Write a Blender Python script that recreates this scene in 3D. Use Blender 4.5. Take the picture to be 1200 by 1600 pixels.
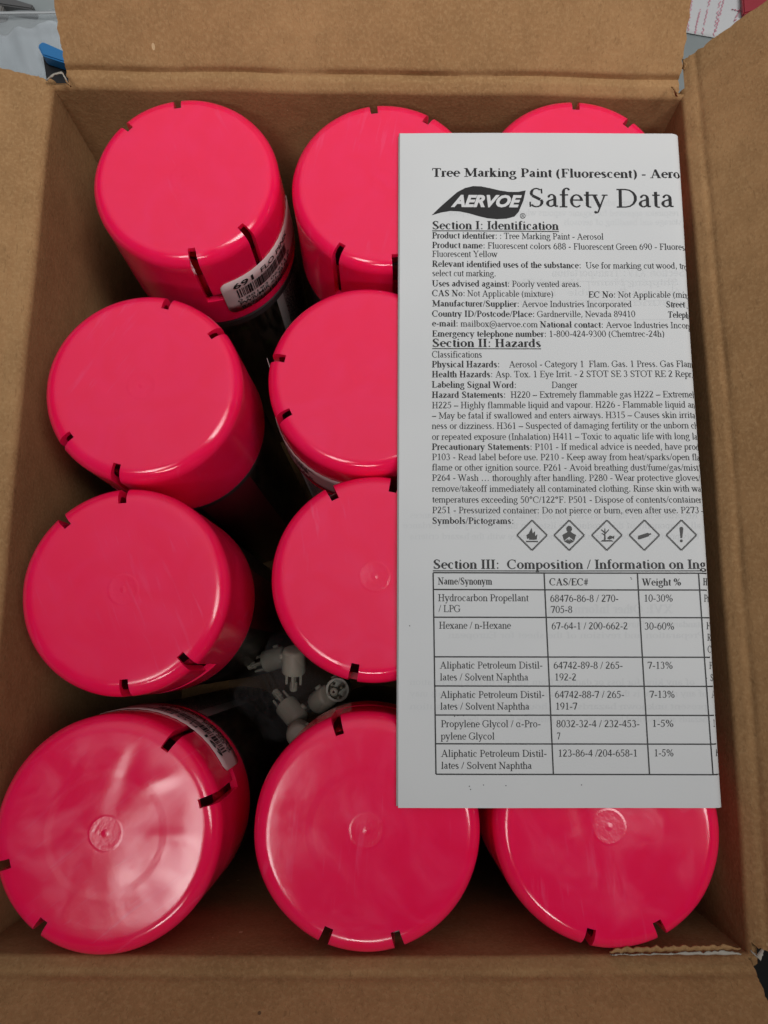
import bpy, bmesh, math, random
from mathutils import Vector, noise

# ------------------------------------------------------------------ clear
for o in list(bpy.data.objects):
    bpy.data.objects.remove(o)
scene = bpy.context.scene
COL = scene.collection
rnd = random.Random(7)
MM = 0.001
R = math.radians

# ------------------------------------------------------------------ camera, world, lamps, exposure
CAM_Z, TILT, FPX = 422.0, R(11.0), 1156.0        # mm above the box floor, pitch, focal length in photo pixels
cam = bpy.data.cameras.new('camera')
cam.sensor_fit = 'VERTICAL'; cam.sensor_height = 36.0; cam.lens = 36.0 * FPX / 1600.0
cam.clip_start = 0.01; cam.clip_end = 50
cam_o = bpy.data.objects.new('camera', cam); COL.objects.link(cam_o)
cam_o.location = (0, 0, CAM_Z * MM); cam_o.rotation_euler = (TILT, 0, 0)
scene.camera = cam_o

world = bpy.data.worlds.new('World'); scene.world = world; world.use_nodes = True
wn, wl = world.node_tree.nodes, world.node_tree.links
bg = wn['Background']
tc = wn.new('ShaderNodeTexCoord'); sp = wn.new('ShaderNodeSeparateXYZ')
wl.new(tc.outputs['Generated'], sp.inputs[0])
# room light: pale ceiling overhead and behind the box, dim low down and towards the photographer's side
def wmath(op, a, b=None):
    n = wn.new('ShaderNodeMath'); n.operation = op
    for i, v in enumerate((a, b)):
        if v is None: continue
        if isinstance(v, (int, float)): n.inputs[i].default_value = v
        else: wl.new(v, n.inputs[i])
    return n.outputs[0]
dotp = wn.new('ShaderNodeVectorMath'); dotp.operation = 'DOT_PRODUCT'
wl.new(tc.outputs['Generated'], dotp.inputs[0]); dotp.inputs[1].default_value = (0.0, 0.50, 0.866)
rmp = wn.new('ShaderNodeValToRGB'); wl.new(dotp.outputs['Value'], rmp.inputs[0])
rmp.color_ramp.interpolation = 'EASE'
cr = rmp.color_ramp.elements
cr[0].position = 0.68; cr[0].color = (0.012, 0.011, 0.010, 1)
cr[1].position = 1.0; cr[1].color = (0.62, 0.63, 0.64, 1)
wl.new(rmp.outputs[0], bg.inputs['Color']); bg.inputs['Strength'].default_value = 1.0

def area(name, loc, target, sx, sy, power, spread=180.0, color=(1, 0.985, 0.965)):
    l = bpy.data.lights.new(name, 'AREA'); l.shape = 'RECTANGLE'; l.size = sx; l.size_y = sy
    l.energy = power; l.color = color; l.spread = R(spread)
    o = bpy.data.objects.new(name, l); COL.objects.link(o); o.location = loc
    o.rotation_euler = (Vector(target) - Vector(loc)).to_track_quat('-Z', 'Y').to_euler()
    return o
area('area_lamp', (-0.30, -0.28, 1.35), (0.0, 0.33, 0.2), 0.20, 0.30, 0.26, 50)
area('area_lamp', (0.42, 0.08, 1.35), (0.0, 0.34, 0.2), 0.38, 0.84, 1.10, 45)
area('area_lamp', (-0.05, -0.80, 1.25), (0.0, 0.24, 0.2), 0.30, 0.08, 0.13, 40)  # added front lamp, no known fixture; puts bright arcs on the cap rims

scene.render.engine = 'CYCLES'
scene.view_settings.view_transform = 'Standard'; scene.view_settings.look = 'None'
scene.view_settings.exposure = 0.0; scene.view_settings.gamma = 1.0
scene.cycles.max_bounces = 10; scene.cycles.transparent_max_bounces = 12
scene.cycles.caustics_reflective = False; scene.cycles.caustics_refractive = False

# ------------------------------------------------------------------ measuring helpers (photo pixel -> point on a real plane, mm)
ST, CT = math.sin(TILT), math.cos(TILT)
def ray(px, py):
    u, v = (px - 600) / FPX, (800 - py) / FPX
    return Vector((u, ST + v * CT, -CT + v * ST))
def bp(px, py, z):
    d = ray(px, py); t = (z - CAM_Z) / d.z
    return Vector((d.x * t, d.y * t, z))
def bpp(px, py, p, n):
    d = ray(px, py); c = Vector((0, 0, CAM_Z))
    return c + d * ((p - c).dot(n) / d.dot(n))

# ------------------------------------------------------------------ object helpers
def mesh_obj(name, verts, faces, mat, parent=None, smooth=False, mats=None, mi=None):
    me = bpy.data.meshes.new(name)
    me.from_pydata([(v[0] * MM, v[1] * MM, v[2] * MM) for v in verts], [], faces)
    for m in (mats or [mat]): me.materials.append(m)
    if mi: me.polygons.foreach_set('material_index', mi)
    if smooth: me.polygons.foreach_set('use_smooth', [True] * len(me.polygons))
    me.update()
    o = bpy.data.objects.new(name, me); COL.objects.link(o)
    if parent: o.parent = parent
    return o
def thing(name, label, cat, loc=(0, 0, 0), rz=0, group=None):
    o = bpy.data.objects.new(name, None); COL.objects.link(o)
    o.empty_display_size = 0.01
    o.location = (loc[0] * MM, loc[1] * MM, loc[2] * MM); o.rotation_euler = (0, 0, rz)
    tag(o, label, cat, group); return o
def tag(o, label, cat, group=None):
    o['label'] = label; o['category'] = cat
    if group: o['group'] = group
    return o
def bake(o):
    """apply an object's modifiers to its mesh"""
    dg = bpy.context.evaluated_depsgraph_get()
    me = bpy.data.meshes.new_from_object(o.evaluated_get(dg))
    o.modifiers.clear(); o.data = me
    return o
def solidify(o, th, off=-1):
    m = o.modifiers.new('s', 'SOLIDIFY'); m.thickness = th * MM; m.offset = off; m.use_even_offset = False
    return bake(o)
def sharp(o, ang=35):
    o.data.polygons.foreach_set('use_smooth', [True] * len(o.data.polygons))
    o.data.set_sharp_from_angle(angle=R(ang))

# ------------------------------------------------------------------ materials
def new_mat(name):
    m = bpy.data.materials.new(name); m.use_nodes = True
    nt = m.node_tree; return m, nt, nt.nodes['Principled BSDF']
def nd(nt, t, **kw):
    n = nt.nodes.new(t)
    for k, v in kw.items():
        if k in n.inputs: n.inputs[k].default_value = v
        else: setattr(n, k, v)
    return n
def math_(nt, op, a, b=None, c=None, clamp=False):
    n = nt.nodes.new('ShaderNodeMath'); n.operation = op; n.use_clamp = clamp
    for i, v in enumerate((a, b, c)):
        if v is None: continue
        if isinstance(v, (int, float)): n.inputs[i].default_value = v
        else: nt.links.new(v, n.inputs[i])
    return n.outputs[0]
def mix(nt, f, a, b):
    n = nt.nodes.new('ShaderNodeMix'); n.data_type = 'RGBA'
    for s, v in ((n.inputs[0], f), (n.inputs[6], a), (n.inputs[7], b)):
        if isinstance(v, (int, float)): s.default_value = v
        elif isinstance(v, tuple): s.default_value = (*v, 1)
        else: nt.links.new(v, s)
    return n.outputs[2]
def ramp(nt, f, p0, p1, a=0.0, b=1.0):
    n = nt.nodes.new('ShaderNodeMapRange'); n.clamp = True
    nt.links.new(f, n.inputs[0])
    for i, v in ((1, p0), (2, p1), (3, a), (4, b)): n.inputs[i].default_value = v
    return n.outputs[0]
def simple(name, col, rough=0.5, **kw):
    m, nt, b = new_mat(name)
    b.inputs['Base Color'].default_value = (*col, 1); b.inputs['Roughness'].default_value = rough
    for k, v in kw.items(): b.inputs[k].default_value = v
    return m

def cardboard_mat():
    m, nt, b = new_mat('kraft_cardboard')
    co = nd(nt, 'ShaderNodeTexCoord').outputs['Object']
    def noi(scale, detail=3, rough=0.55, vec=None, dist=0.0):
        n = nd(nt, 'ShaderNodeTexNoise', Scale=scale, Detail=detail, Roughness=rough, Distortion=dist)
        nt.links.new(vec if vec is not None else co, n.inputs['Vector']); return n.outputs['Fac']
    big = noi(14, 4); mid = noi(120, 4); fine = noi(900, 3)
    mp = nd(nt, 'ShaderNodeMapping'); mp.inputs['Scale'].default_value = (1, 0.25, 0.6); mp.inputs['Rotation'].default_value = (0.2, 0.3, 0.5)
    nt.links.new(co, mp.inputs[0])
    fib = noi(1500, 2, vec=mp.outputs[0], dist=1.2)
    c = mix(nt, ramp(nt, big, 0.3, 0.7), (0.293, 0.1612, 0.07), (0.3866, 0.2214, 0.101))
    c = mix(nt, ramp(nt, mid, 0.35, 0.7, 0, 0.6), c, (0.2523, 0.14, 0.0611))
    c = mix(nt, ramp(nt, fine, 0.45, 0.72, 0, 0.55), c, (0.4218, 0.259, 0.1258))
    c = mix(nt, ramp(nt, fib, 0.56, 0.74, 0, 0.5), c, (0.1776, 0.0962, 0.0407))
    # scattered dark specks and pale fibres
    vo = nd(nt, 'ShaderNodeTexVoronoi', Scale=95.0); nt.links.new(co, vo.inputs['Vector'])
    wv = nd(nt, 'ShaderNodeSeparateColor'); nt.links.new(vo.outputs['Color'], wv.inputs[0])
    rad = math_(nt, 'MULTIPLY', math_(nt, 'POWER', wv.outputs[0], 5.0), 0.055)
    sp1 = math_(nt, 'LESS_THAN', vo.outputs['Distance'], rad)
    c = mix(nt, math_(nt, 'MULTIPLY', sp1, 0.75), c, (0.075, 0.045, 0.03))
    mp2 = nd(nt, 'ShaderNodeMapping'); mp2.inputs['Scale'].default_value = (1, 0.3, 0.7); mp2.inputs['Rotation'].default_value = (0.5, 0.1, 0.9)
    nt.links.new(co, mp2.inputs[0])
    vo2 = nd(nt, 'ShaderNodeTexVoronoi', Scale=170.0); nt.links.new(mp2.outputs[0], vo2.inputs['Vector'])
    wv2 = nd(nt, 'ShaderNodeSeparateColor'); nt.links.new(vo2.outputs['Color'], wv2.inputs[0])
    sp2 = math_(nt, 'LESS_THAN', vo2.outputs['Distance'], math_(nt, 'MULTIPLY', math_(nt, 'POWER', wv2.outputs[1], 8.0), 0.10))
    c = mix(nt, math_(nt, 'MULTIPLY', sp2, 0.6), c, (0.68, 0.50, 0.30))
    nt.links.new(c, b.inputs['Base Color']); b.inputs['Roughness'].default_value = 0.85
    b.inputs['Specular IOR Level'].default_value = 0.15
    bm_ = nd(nt, 'ShaderNodeBump', Strength=0.5, Distance=0.00025)
    hgt = math_(nt, 'ADD', fine, math_(nt, 'MULTIPLY', mid, 1.6))
    nt.links.new(hgt, bm_.inputs['Height']); nt.links.new(bm_.outputs[0], b.inputs['Normal'])
    return m
M_CARD = cardboard_mat()
M_TORN = simple('torn_paper_fibre', (0.36, 0.335, 0.29), 0.9)

def pink_mat():
    m, nt, b = new_mat('fluorescent_pink_plastic')
    tcn = nd(nt, 'ShaderNodeTexCoord'); co = tcn.outputs['Object']
    oi = nd(nt, 'ShaderNodeObjectInfo')
    off = nd(nt, 'ShaderNodeVectorMath', operation='ADD'); nt.links.new(co, off.inputs[0])
    mul = math_(nt, 'MULTIPLY', oi.outputs['Random'], 7.0)
    cmb = nd(nt, 'ShaderNodeCombineXYZ')
    for i in range(3): nt.links.new(mul, cmb.inputs[i])
    nt.links.new(cmb.outputs[0], off.inputs[1])
    def noi(scale, detail=2, dist=0.0):
        n = nd(nt, 'ShaderNodeTexNoise', Scale=scale, Detail=detail, Distortion=dist)
        nt.links.new(off.outputs[0], n.inputs['Vector']); return n.outputs['Fac']
    sx = nd(nt, 'ShaderNodeSeparateXYZ'); nt.links.new(co, sx.inputs[0])
    rr = math_(nt, 'SQRT', math_(nt, 'ADD', math_(nt, 'MULTIPLY', sx.outputs[0], sx.outputs[0]), math_(nt, 'MULTIPLY', sx.outputs[1], sx.outputs[1])))
    smear = noi(60, 4, 1.5)
    c = mix(nt, ramp(nt, smear, 0.35, 0.7), (0.97, 0.008, 0.080), (0.98, 0.012, 0.098))
    # rubbed scuffs and dust: pale streaks in two directions
    for rot, sc, lo in ((0.7, 55.0, 0.60), (2.1, 90.0, 0.63)):
        mp = nd(nt, 'ShaderNodeMapping'); mp.inputs['Rotation'].default_value = (0, 0, rot); mp.inputs['Scale'].default_value = (1, 9, 1)
        nt.links.new(off.outputs[0], mp.inputs[0])
        n = nd(nt, 'ShaderNodeTexNoise', Scale=sc, Detail=4.0, Distortion=0.6); nt.links.new(mp.outputs[0], n.inputs['Vector'])
        blot = noi(34, 2)
        f = math_(nt, 'MULTIPLY', ramp(nt, n.outputs['Fac'], lo, lo + 0.12), ramp(nt, blot, 0.48, 0.62, 0, 0.5))
        c = mix(nt, f, c, (0.95, 0.06, 0.17))
    nt.links.new(c, b.inputs['Base Color'])
    # moulding marks: gate spot in the middle, soft ring, faint scuffs
    gate = ramp(nt, rr, 0.0042, 0.0048, 1, 0)
    rough = math_(nt, 'ADD', ramp(nt, smear, 0.45, 0.75, 0.12, 0.24), math_(nt, 'MULTIPLY', gate, 0.04))
    nt.links.new(rough, b.inputs['Roughness'])
    b.inputs['Specular IOR Level'].default_value = 0.55
    b.inputs['Subsurface Weight'].default_value = 0.4
    b.inputs['Subsurface Radius'].default_value = (1.0, 0.15, 0.25); b.inputs['Subsurface Scale'].default_value = 0.007
    nub = ramp(nt, rr, 0.0, 0.0011, 1.0, 0)
    ring = math_(nt, 'MULTIPLY', ramp(nt, rr, 0.0030, 0.0042, 0, 1), gate)
    grain = math_(nt, 'MULTIPLY', math_(nt, 'MULTIPLY', noi(1100, 2), 0.16), gate)
    step = ramp(nt, rr, 0.0145, 0.0165, 0.0, 0.12)
    wav = math_(nt, 'MULTIPLY', noi(38, 2), 0.4)
    h = math_(nt, 'ADD', math_(nt, 'ADD', math_(nt, 'ADD', math_(nt, 'MULTIPLY', nub, 0.45), math_(nt, 'MULTIPLY', ring, 0.10)), math_(nt, 'ADD', grain, step)), wav)
    h = math_(nt, 'ADD', h, math_(nt, 'MULTIPLY', noi(420, 2), 0.045))
    bm_ = nd(nt, 'ShaderNodeBump', Strength=1.0, Distance=0.00022)
    nt.links.new(h, bm_.inputs['Height']); nt.links.new(bm_.outputs[0], b.inputs['Normal'])
    return m
M_PINK = pink_mat()

def can_mat():
    m, nt, b = new_mat('printed_can_label')
    co = nd(nt, 'ShaderNodeTexCoord').outputs['Object']
    sx = nd(nt, 'ShaderNodeSeparateXYZ'); nt.links.new(co, sx.inputs[0])
    ang = math_(nt, 'ARCTAN2', sx.outputs[1], sx.outputs[0])
    def noi(scale, detail=4, vec=co, **k):
        n = nd(nt, 'ShaderNodeTexNoise', Scale=scale, Detail=detail, **k); nt.links.new(vec, n.inputs['Vector']); return n.outputs['Fac']
    mp = nd(nt, 'ShaderNodeMapping'); mp.inputs['Scale'].default_value = (1, 1, 0.2); nt.links.new(co, mp.inputs[0])
    bark = noi(260, 5, mp.outputs[0], Distortion=1.0)
    c = mix(nt, ramp(nt, bark, 0.42, 0.62), (0.008, 0.007, 0.006), (0.085, 0.065, 0.05))
    leaf = noi(130, 3); c = mix(nt, ramp(nt, leaf, 0.62, 0.66, 0, 0.8), c, (0.05, 0.10, 0.02))
    # grey halftone photo panel, white stripe, white seam band under the cap
    dots = noi(1400, 1); pan = mix(nt, ramp(nt, dots, 0.42, 0.58), (0.12, 0.12, 0.12), (0.65, 0.63, 0.60))
    def band(lo, hi): return math_(nt, 'MULTIPLY', math_(nt, 'GREATER_THAN', ang, lo), math_(nt, 'LESS_THAN', ang, hi))
    c = mix(nt, band(0.55, 1.45), c, pan)
    c = mix(nt, band(0.42, 0.55), c, (0.85, 0.83, 0.80))
    c = mix(nt, band(-2.3, -1.6), c, (0.30, 0.02, 0.05))
    c = mix(nt, math_(nt, 'GREATER_THAN', sx.outputs[2], 0.1565), c, (0.10, 0.095, 0.10))
    nt.links.new(c, b.inputs['Base Color']); b.inputs['Roughness'].default_value = 0.3
    return m
M_CAN = can_mat()
M_METAL = simple('tin_plate', (0.55, 0.55, 0.56), 0.3, Metallic=1.0)
M_STICKER = simple('sticker_paper', (0.52, 0.43, 0.43), 0.45)
M_INK = simple('black_ink', (0.006, 0.006, 0.007), 0.55)
M_GHOST = simple('show_through_ink', (0.555, 0.57, 0.58), 0.8)
M_DINK = simple('grey_hatched_ink', (0.05, 0.05, 0.05), 0.6)

def paper_mat():
    m, nt, b = new_mat('white_paper')
    co = nd(nt, 'ShaderNodeTexCoord').outputs['Object']
    n = nd(nt, 'ShaderNodeTexNoise', Scale=25.0, Detail=3.0); nt.links.new(co, n.inputs['Vector'])
    f = nd(nt, 'ShaderNodeTexNoise', Scale=2500.0, Detail=2.0); nt.links.new(co, f.inputs['Vector'])
    c = mix(nt, ramp(nt, n.outputs['Fac'], 0.3, 0.7), (0.575, 0.59, 0.60), (0.605, 0.618, 0.625))
    nt.links.new(c, b.inputs['Base Color']); b.inputs['Roughness'].default_value = 0.75
    b.inputs['Specular IOR Level'].default_value = 0.2
    bu = nd(nt, 'ShaderNodeBump', Strength=0.25, Distance=0.0001); nt.links.new(f.outputs['Fac'], bu.inputs['Height'])
    nt.links.new(bu.outputs[0], b.inputs['Normal'])
    return m
M_PAPER = paper_mat()
M_WHITE = simple('white_paper_plain', (0.60, 0.61, 0.62), 0.7)

def clear_mat(name, tint, amount, rough):
    m = bpy.data.materials.new(name); m.use_nodes = True; nt = m.node_tree; nt.nodes.clear()
    out = nd(nt, 'ShaderNodeOutputMaterial'); t = nd(nt, 'ShaderNodeBsdfTransparent'); t.inputs[0].default_value = (*tint, 1)
    g = nd(nt, 'ShaderNodeBsdfPrincipled'); g.inputs['Base Color'].default_value = (0.6, 0.63, 0.65, 1); g.inputs['Roughness'].default_value = rough
    mx = nd(nt, 'ShaderNodeMixShader')
    fr = nd(nt, 'ShaderNodeLayerWeight', Blend=0.35)
    f = math_(nt, 'ADD', math_(nt, 'MULTIPLY', fr.outputs['Facing'], 0.16), amount, clamp=True)
    nt.links.new(f, mx.inputs[0]); nt.links.new(t.outputs[0], mx.inputs[1]); nt.links.new(g.outputs[0], mx.inputs[2])
    nt.links.new(mx.outputs[0], out.inputs[0]); return m

# ------------------------------------------------------------------ the setting: the table the box stands on
def table_mat():
    m, nt, b = new_mat('grey_laminate')
    co = nd(nt, 'ShaderNodeTexCoord').outputs['Object']
    n = nd(nt, 'ShaderNodeTexNoise', Scale=40.0, Detail=5.0); nt.links.new(co, n.inputs['Vector'])
    c = mix(nt, ramp(nt, n.outputs['Fac'], 0.3, 0.7), (0.23, 0.26, 0.265), (0.27, 0.30, 0.30))
    nt.links.new(c, b.inputs['Base Color']); b.inputs['Roughness'].default_value = 0.45; return m
TZ = -4.0
tb = mesh_obj('tabletop', [(-900, -118, TZ), (900, -118, TZ), (900, 1100, TZ), (-900, 1100, TZ),
                           (-900, -118, TZ - 25), (900, -118, TZ - 25), (900, 1100, TZ - 25), (-900, 1100, TZ - 25)],
              [(0, 1, 2, 3), (7, 6, 5, 4), (0, 4, 5, 1), (1, 5, 6, 2), (2, 6, 7, 3), (3, 7, 4, 0)], table_mat())
tb['kind'] = 'structure'
fl = mesh_obj('floor', [(-3000, -3000, -760), (3000, -3000, -760), (3000, 3000, -760), (-3000, 3000, -760)], [(0, 1, 2, 3)], simple('dark_floor', (0.05, 0.048, 0.045), 0.6))
fl['kind'] = 'structure'

# ------------------------------------------------------------------ the cardboard box
RIM = 202.5
CAP_Z = 205.0
box = thing('cardboard_box', 'open brown corrugated cardboard box holding the pink capped spray cans, flaps folded out', 'box')
BL, BR, FR, FL = bp(82, 134, RIM), bp(1068, 148, RIM), bp(1172, 1492, RIM), bp(-46, 1492, RIM)
def side(c0, c1, alpha, edges, length, bulge, seed, rr=2.6, wob=0.5, score=0.5):
    """one wall and its flap; c0->c1 runs along the rim with the outside on the right-hand side"""
    c0 = Vector((c0.x, c0.y, 0)); c1 = Vector((c1.x, c1.y, 0))
    L = (c1 - c0).length; t = (c1 - c0) / L; n = Vector((t.y, -t.x, 0)); rs = random.Random(seed)
    zr = RIM - rr
    NS = 60
    # wall with the rounded score line
    prof = [(0, -1.0)] + [(0, z) for z in range(12, int(zr) - 1, 14)] + [(0, zr)]
    for i in range(1, 7):
        a = math.pi - i / 6 * (math.pi / 2 - alpha)
        prof.append((rr + rr * math.cos(a), zr + rr * math.sin(a)))
    verts, faces = [], []
    def wobble(s, z, o):
        w = noise.noise(Vector((s * L * 0.02 + seed * 9.1, z * 0.015, seed))) * 1.0
        return bulge * math.sin(math.pi * max(0, min(1, s))) * min(1, z / RIM) + w * 0.8 * max(0, min(1, s * (1 - s) * 14))
    def put(s, o, z):
        p = c0 + t * (s * L) + n * (o + wobble(s, min(z, RIM), o))
        dz = noise.noise(Vector((s * L * 0.03 + seed * 3, seed * 1.7, 0))) * wob if z > zr - 3 else 0
        return (p.x, p.y, z + dz)
    for (o, z) in prof:
        for k in range(NS + 1): verts.append(put(-0.012 + 1.024 * k / NS, o, z))
    for i in range(len(prof) - 1):
        for k in range(NS):
            a = i * (NS + 1) + k; faces.append((a, a + 1, a + NS + 2, a + NS + 1))
    w = mesh_obj('wall', verts, [f[::-1] for f in faces], M_CARD, box, True)
    solidify(w, 3.2, -1); sharp(w, 40)
    # flap
    po, pz = prof[-1]
    d2 = (math.cos(alpha), math.sin(alpha))
    P = c0 + n * po; P.z = pz
    nrm = Vector((-n.x * d2[1], -n.y * d2[1], d2[0]))
    def al(px, py):
        q = bpp(px, py, P, nrm) - P
        dirv = Vector((n.x * d2[0], n.y * d2[0], d2[1]))
        return q.dot(t), q.dot(dirv)
    def edge(spec, default):
        if spec is None: return lambda d: default
        (a0, d0), (a1, d1) = al(*spec[0]), al(*spec[1])
        return lambda d: a0 + (a1 - a0) * (d - d0) / (d1 - d0)
    e0, e1 = edge(edges[0], 1.5), edge(edges[1], L - 1.5)
    DS = [k * 0.6 for k in range(20)] + [12 + k * 2.0 for k in range(int((length - 12) / 2.0) + 1)]; ND = len(DS) - 1; NF = 110
    verts, faces = [], []
    for i in range(ND + 1):
        d = DS[i]
        j0 = noise.noise(Vector((d * 0.35, seed, 1))) * 0.8 + rs.uniform(-.22, .22) + max(0, 4 - d) * 0.15 * rs.random()
        j1 = noise.noise(Vector((d * 0.35, seed, 7))) * 0.8 + rs.uniform(-.22, .22) - max(0, 4 - d) * 0.15 * rs.random()
        lo, hi = e0(d) + j0, e1(d) + j1
        for k in range(NF + 1):
            a = lo + (hi - lo) * k / NF; s = a / L
            sm = max(0, min(1, s))
            base = c0 + t * a + n * (po + wobble(sm, RIM, 0))
            dz0 = noise.noise(Vector((s * L * 0.03 + seed * 3, seed * 1.7, 0))) * wob
            warp = noise.noise(Vector((a * 0.013, d * 0.013, seed * 5))) * 2.2 * min(1, d / 30)
            dent = -score * math.exp(-((d - 4.2) / 1.1) ** 2) * (0.7 + 0.6 * noise.noise(Vector((a * .05, seed, 3))))   # score line beside the fold
            q = base + Vector((n.x * d2[0], n.y * d2[0], 0)) * d
            off = warp + dent
            verts.append((q.x + nrm.x * off, q.y + nrm.y * off, pz + d2[1] * d + nrm.z * off + dz0))
    for i in range(ND):
        for k in range(NF):
            a = i * (NF + 1) + k; faces.append((a, a + 1, a + NF + 2, a + NF + 1))
    f = mesh_obj('flap', verts, [q[::-1] for q in faces], M_CARD, box, True)
    solidify(f, 3.0, -1); sharp(f, 50)
    return w, f
# outside must be on the right of c0->c1 : run the rim counter-clockwise seen from above
side(BR, BL, R(44), (((1060, 145), (1080, 0)), ((106, 132), (84, 0))), 110, 0.6, 1, 2.6, 1.3, 2.0)          # back
side(BL, FL, R(16), (((76, 123), (0, 105)), None), 105, 1.0, 2)                               # left
side(FL, FR, R(50), (None, ((1171, 1494), (1199, 1562))), 100, 1.0, 3)                         # front
side(FR, BR, R(42), (((1180, 1476), (1200, 1491)), ((1073, 90), (1199, 2))), 105, 1.2, 4)     # right
fp = []
for c in (BL, BR, FR, FL): fp.append((c.x * 1.005, c.y * 1.0, 0.0))
mesh_obj('floor_panel', fp + [(x, y, -3.5) for x, y, z in fp], [(3, 2, 1, 0), (4, 5, 6, 7), (0, 1, 5, 4), (1, 2, 6, 5), (2, 3, 7, 6), (3, 0, 4, 7)], M_CARD, box)

def ribbon(name, pts, widths, up, mat, parent, seed, jag=0.5, thick=0.35):
    rs = random.Random(seed); verts, faces = [], []
    for p, w in zip(pts, widths):
        u = Vector(up(p) if callable(up) else up)
        verts.append(tuple(p)); verts.append(tuple(Vector(p) + u * (w * 0.5) + Vector((0, 0, rs.uniform(-.2, .2)))))
        verts.append(tuple(Vector(p) + u * (w + rs.uniform(-jag, jag)) + Vector((0, 0, rs.uniform(-.3, .3)))))
    for i in range(len(pts) - 1):
        for k in (0, 1): faces.append((3 * i + k, 3 * i + 3 + k, 3 * i + 4 + k, 3 * i + 1 + k))
    o = mesh_obj(name, verts, faces, mat, parent, True); solidify(o, thick, 0); return o
# torn liner along the front rim at the right: fluted brown edge with white paper behind it
rs = random.Random(11)
pts_b, pts_w, wb, ww = [], [], [], []
for i in range(46):
    f = i / 45
    px = 953 + f * 205; py = 1489 - 5.5 * f + 1.0 * math.sin(i * 1.9)
    p = bp(px, py, RIM + 1.0)
    pts_b.append((p.x, p.y, RIM + 0.6)); wb.append((1.35 + 0.22 * math.sin(i * 1.3) + rs.uniform(-.12, .12)) * min(1, i / 4 + .1, (45 - i) / 5 + .1))
    q = bp(px, 1491.5 + 0.6 * math.sin(i), RIM + 0.9)
    pts_w.append((q.x, q.y, RIM + 0.9)); ww.append(max(0.05, (1.5 * f * f) + rs.uniform(-.15, .15)) * min(1, (45 - i) / 6 + .05) if i > 14 else 0.06)
ribbon('torn_edge', pts_b, wb, (0, 0.9, 0.35), M_CARD, box, 3, 0.15, 0.5)
ribbon('torn_edge', pts_w, ww, (0, 0.95, 0.1), M_TORN, box, 4, 0.25, 0.3)
# small torn liner curls at the rear corners
def curl(pix, z, w, mat, seed, arch):
    pts = []
    for i in range(15):
        f = i / 14 * (len(pix) - 1); k = min(int(f), len(pix) - 2); g = f - k
        px = pix[k][0] * (1 - g) + pix[k + 1][0] * g; py = pix[k][1] * (1 - g) + pix[k + 1][1] * g
        p = bp(px, py, z + arch * math.sin(math.pi * i / 14)); pts.append(tuple(p))
    ribbon('torn_edge', pts, [w * (0.4 + 0.6 * math.sin(math.pi * (i + 2) / 18)) for i in range(15)], (0.3, -0.5, 0.35), mat, box, seed, 0.5, 0.4)
curl([(72, 126), (82, 116), (96, 112), (102, 122), (107, 132)], RIM + 1, 2.2, M_TORN, 5, 3)
curl([(98, 114), (103, 126), (110, 134)], RIM + 2, 1.2, M_CARD, 6, 1)
curl([(1066, 92), (1068, 100), (1066, 108)], RIM + 2, 2.4, M_CARD, 7, 1)
curl([(1049, 136), (1053, 140), (1056, 150)], RIM + 2, 2.2, M_CARD, 8, 1.5)
curl([(1172, 1484), (1182, 1492), (1190, 1482)], RIM + 2, 2.2, M_TORN, 9, 1)

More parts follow.
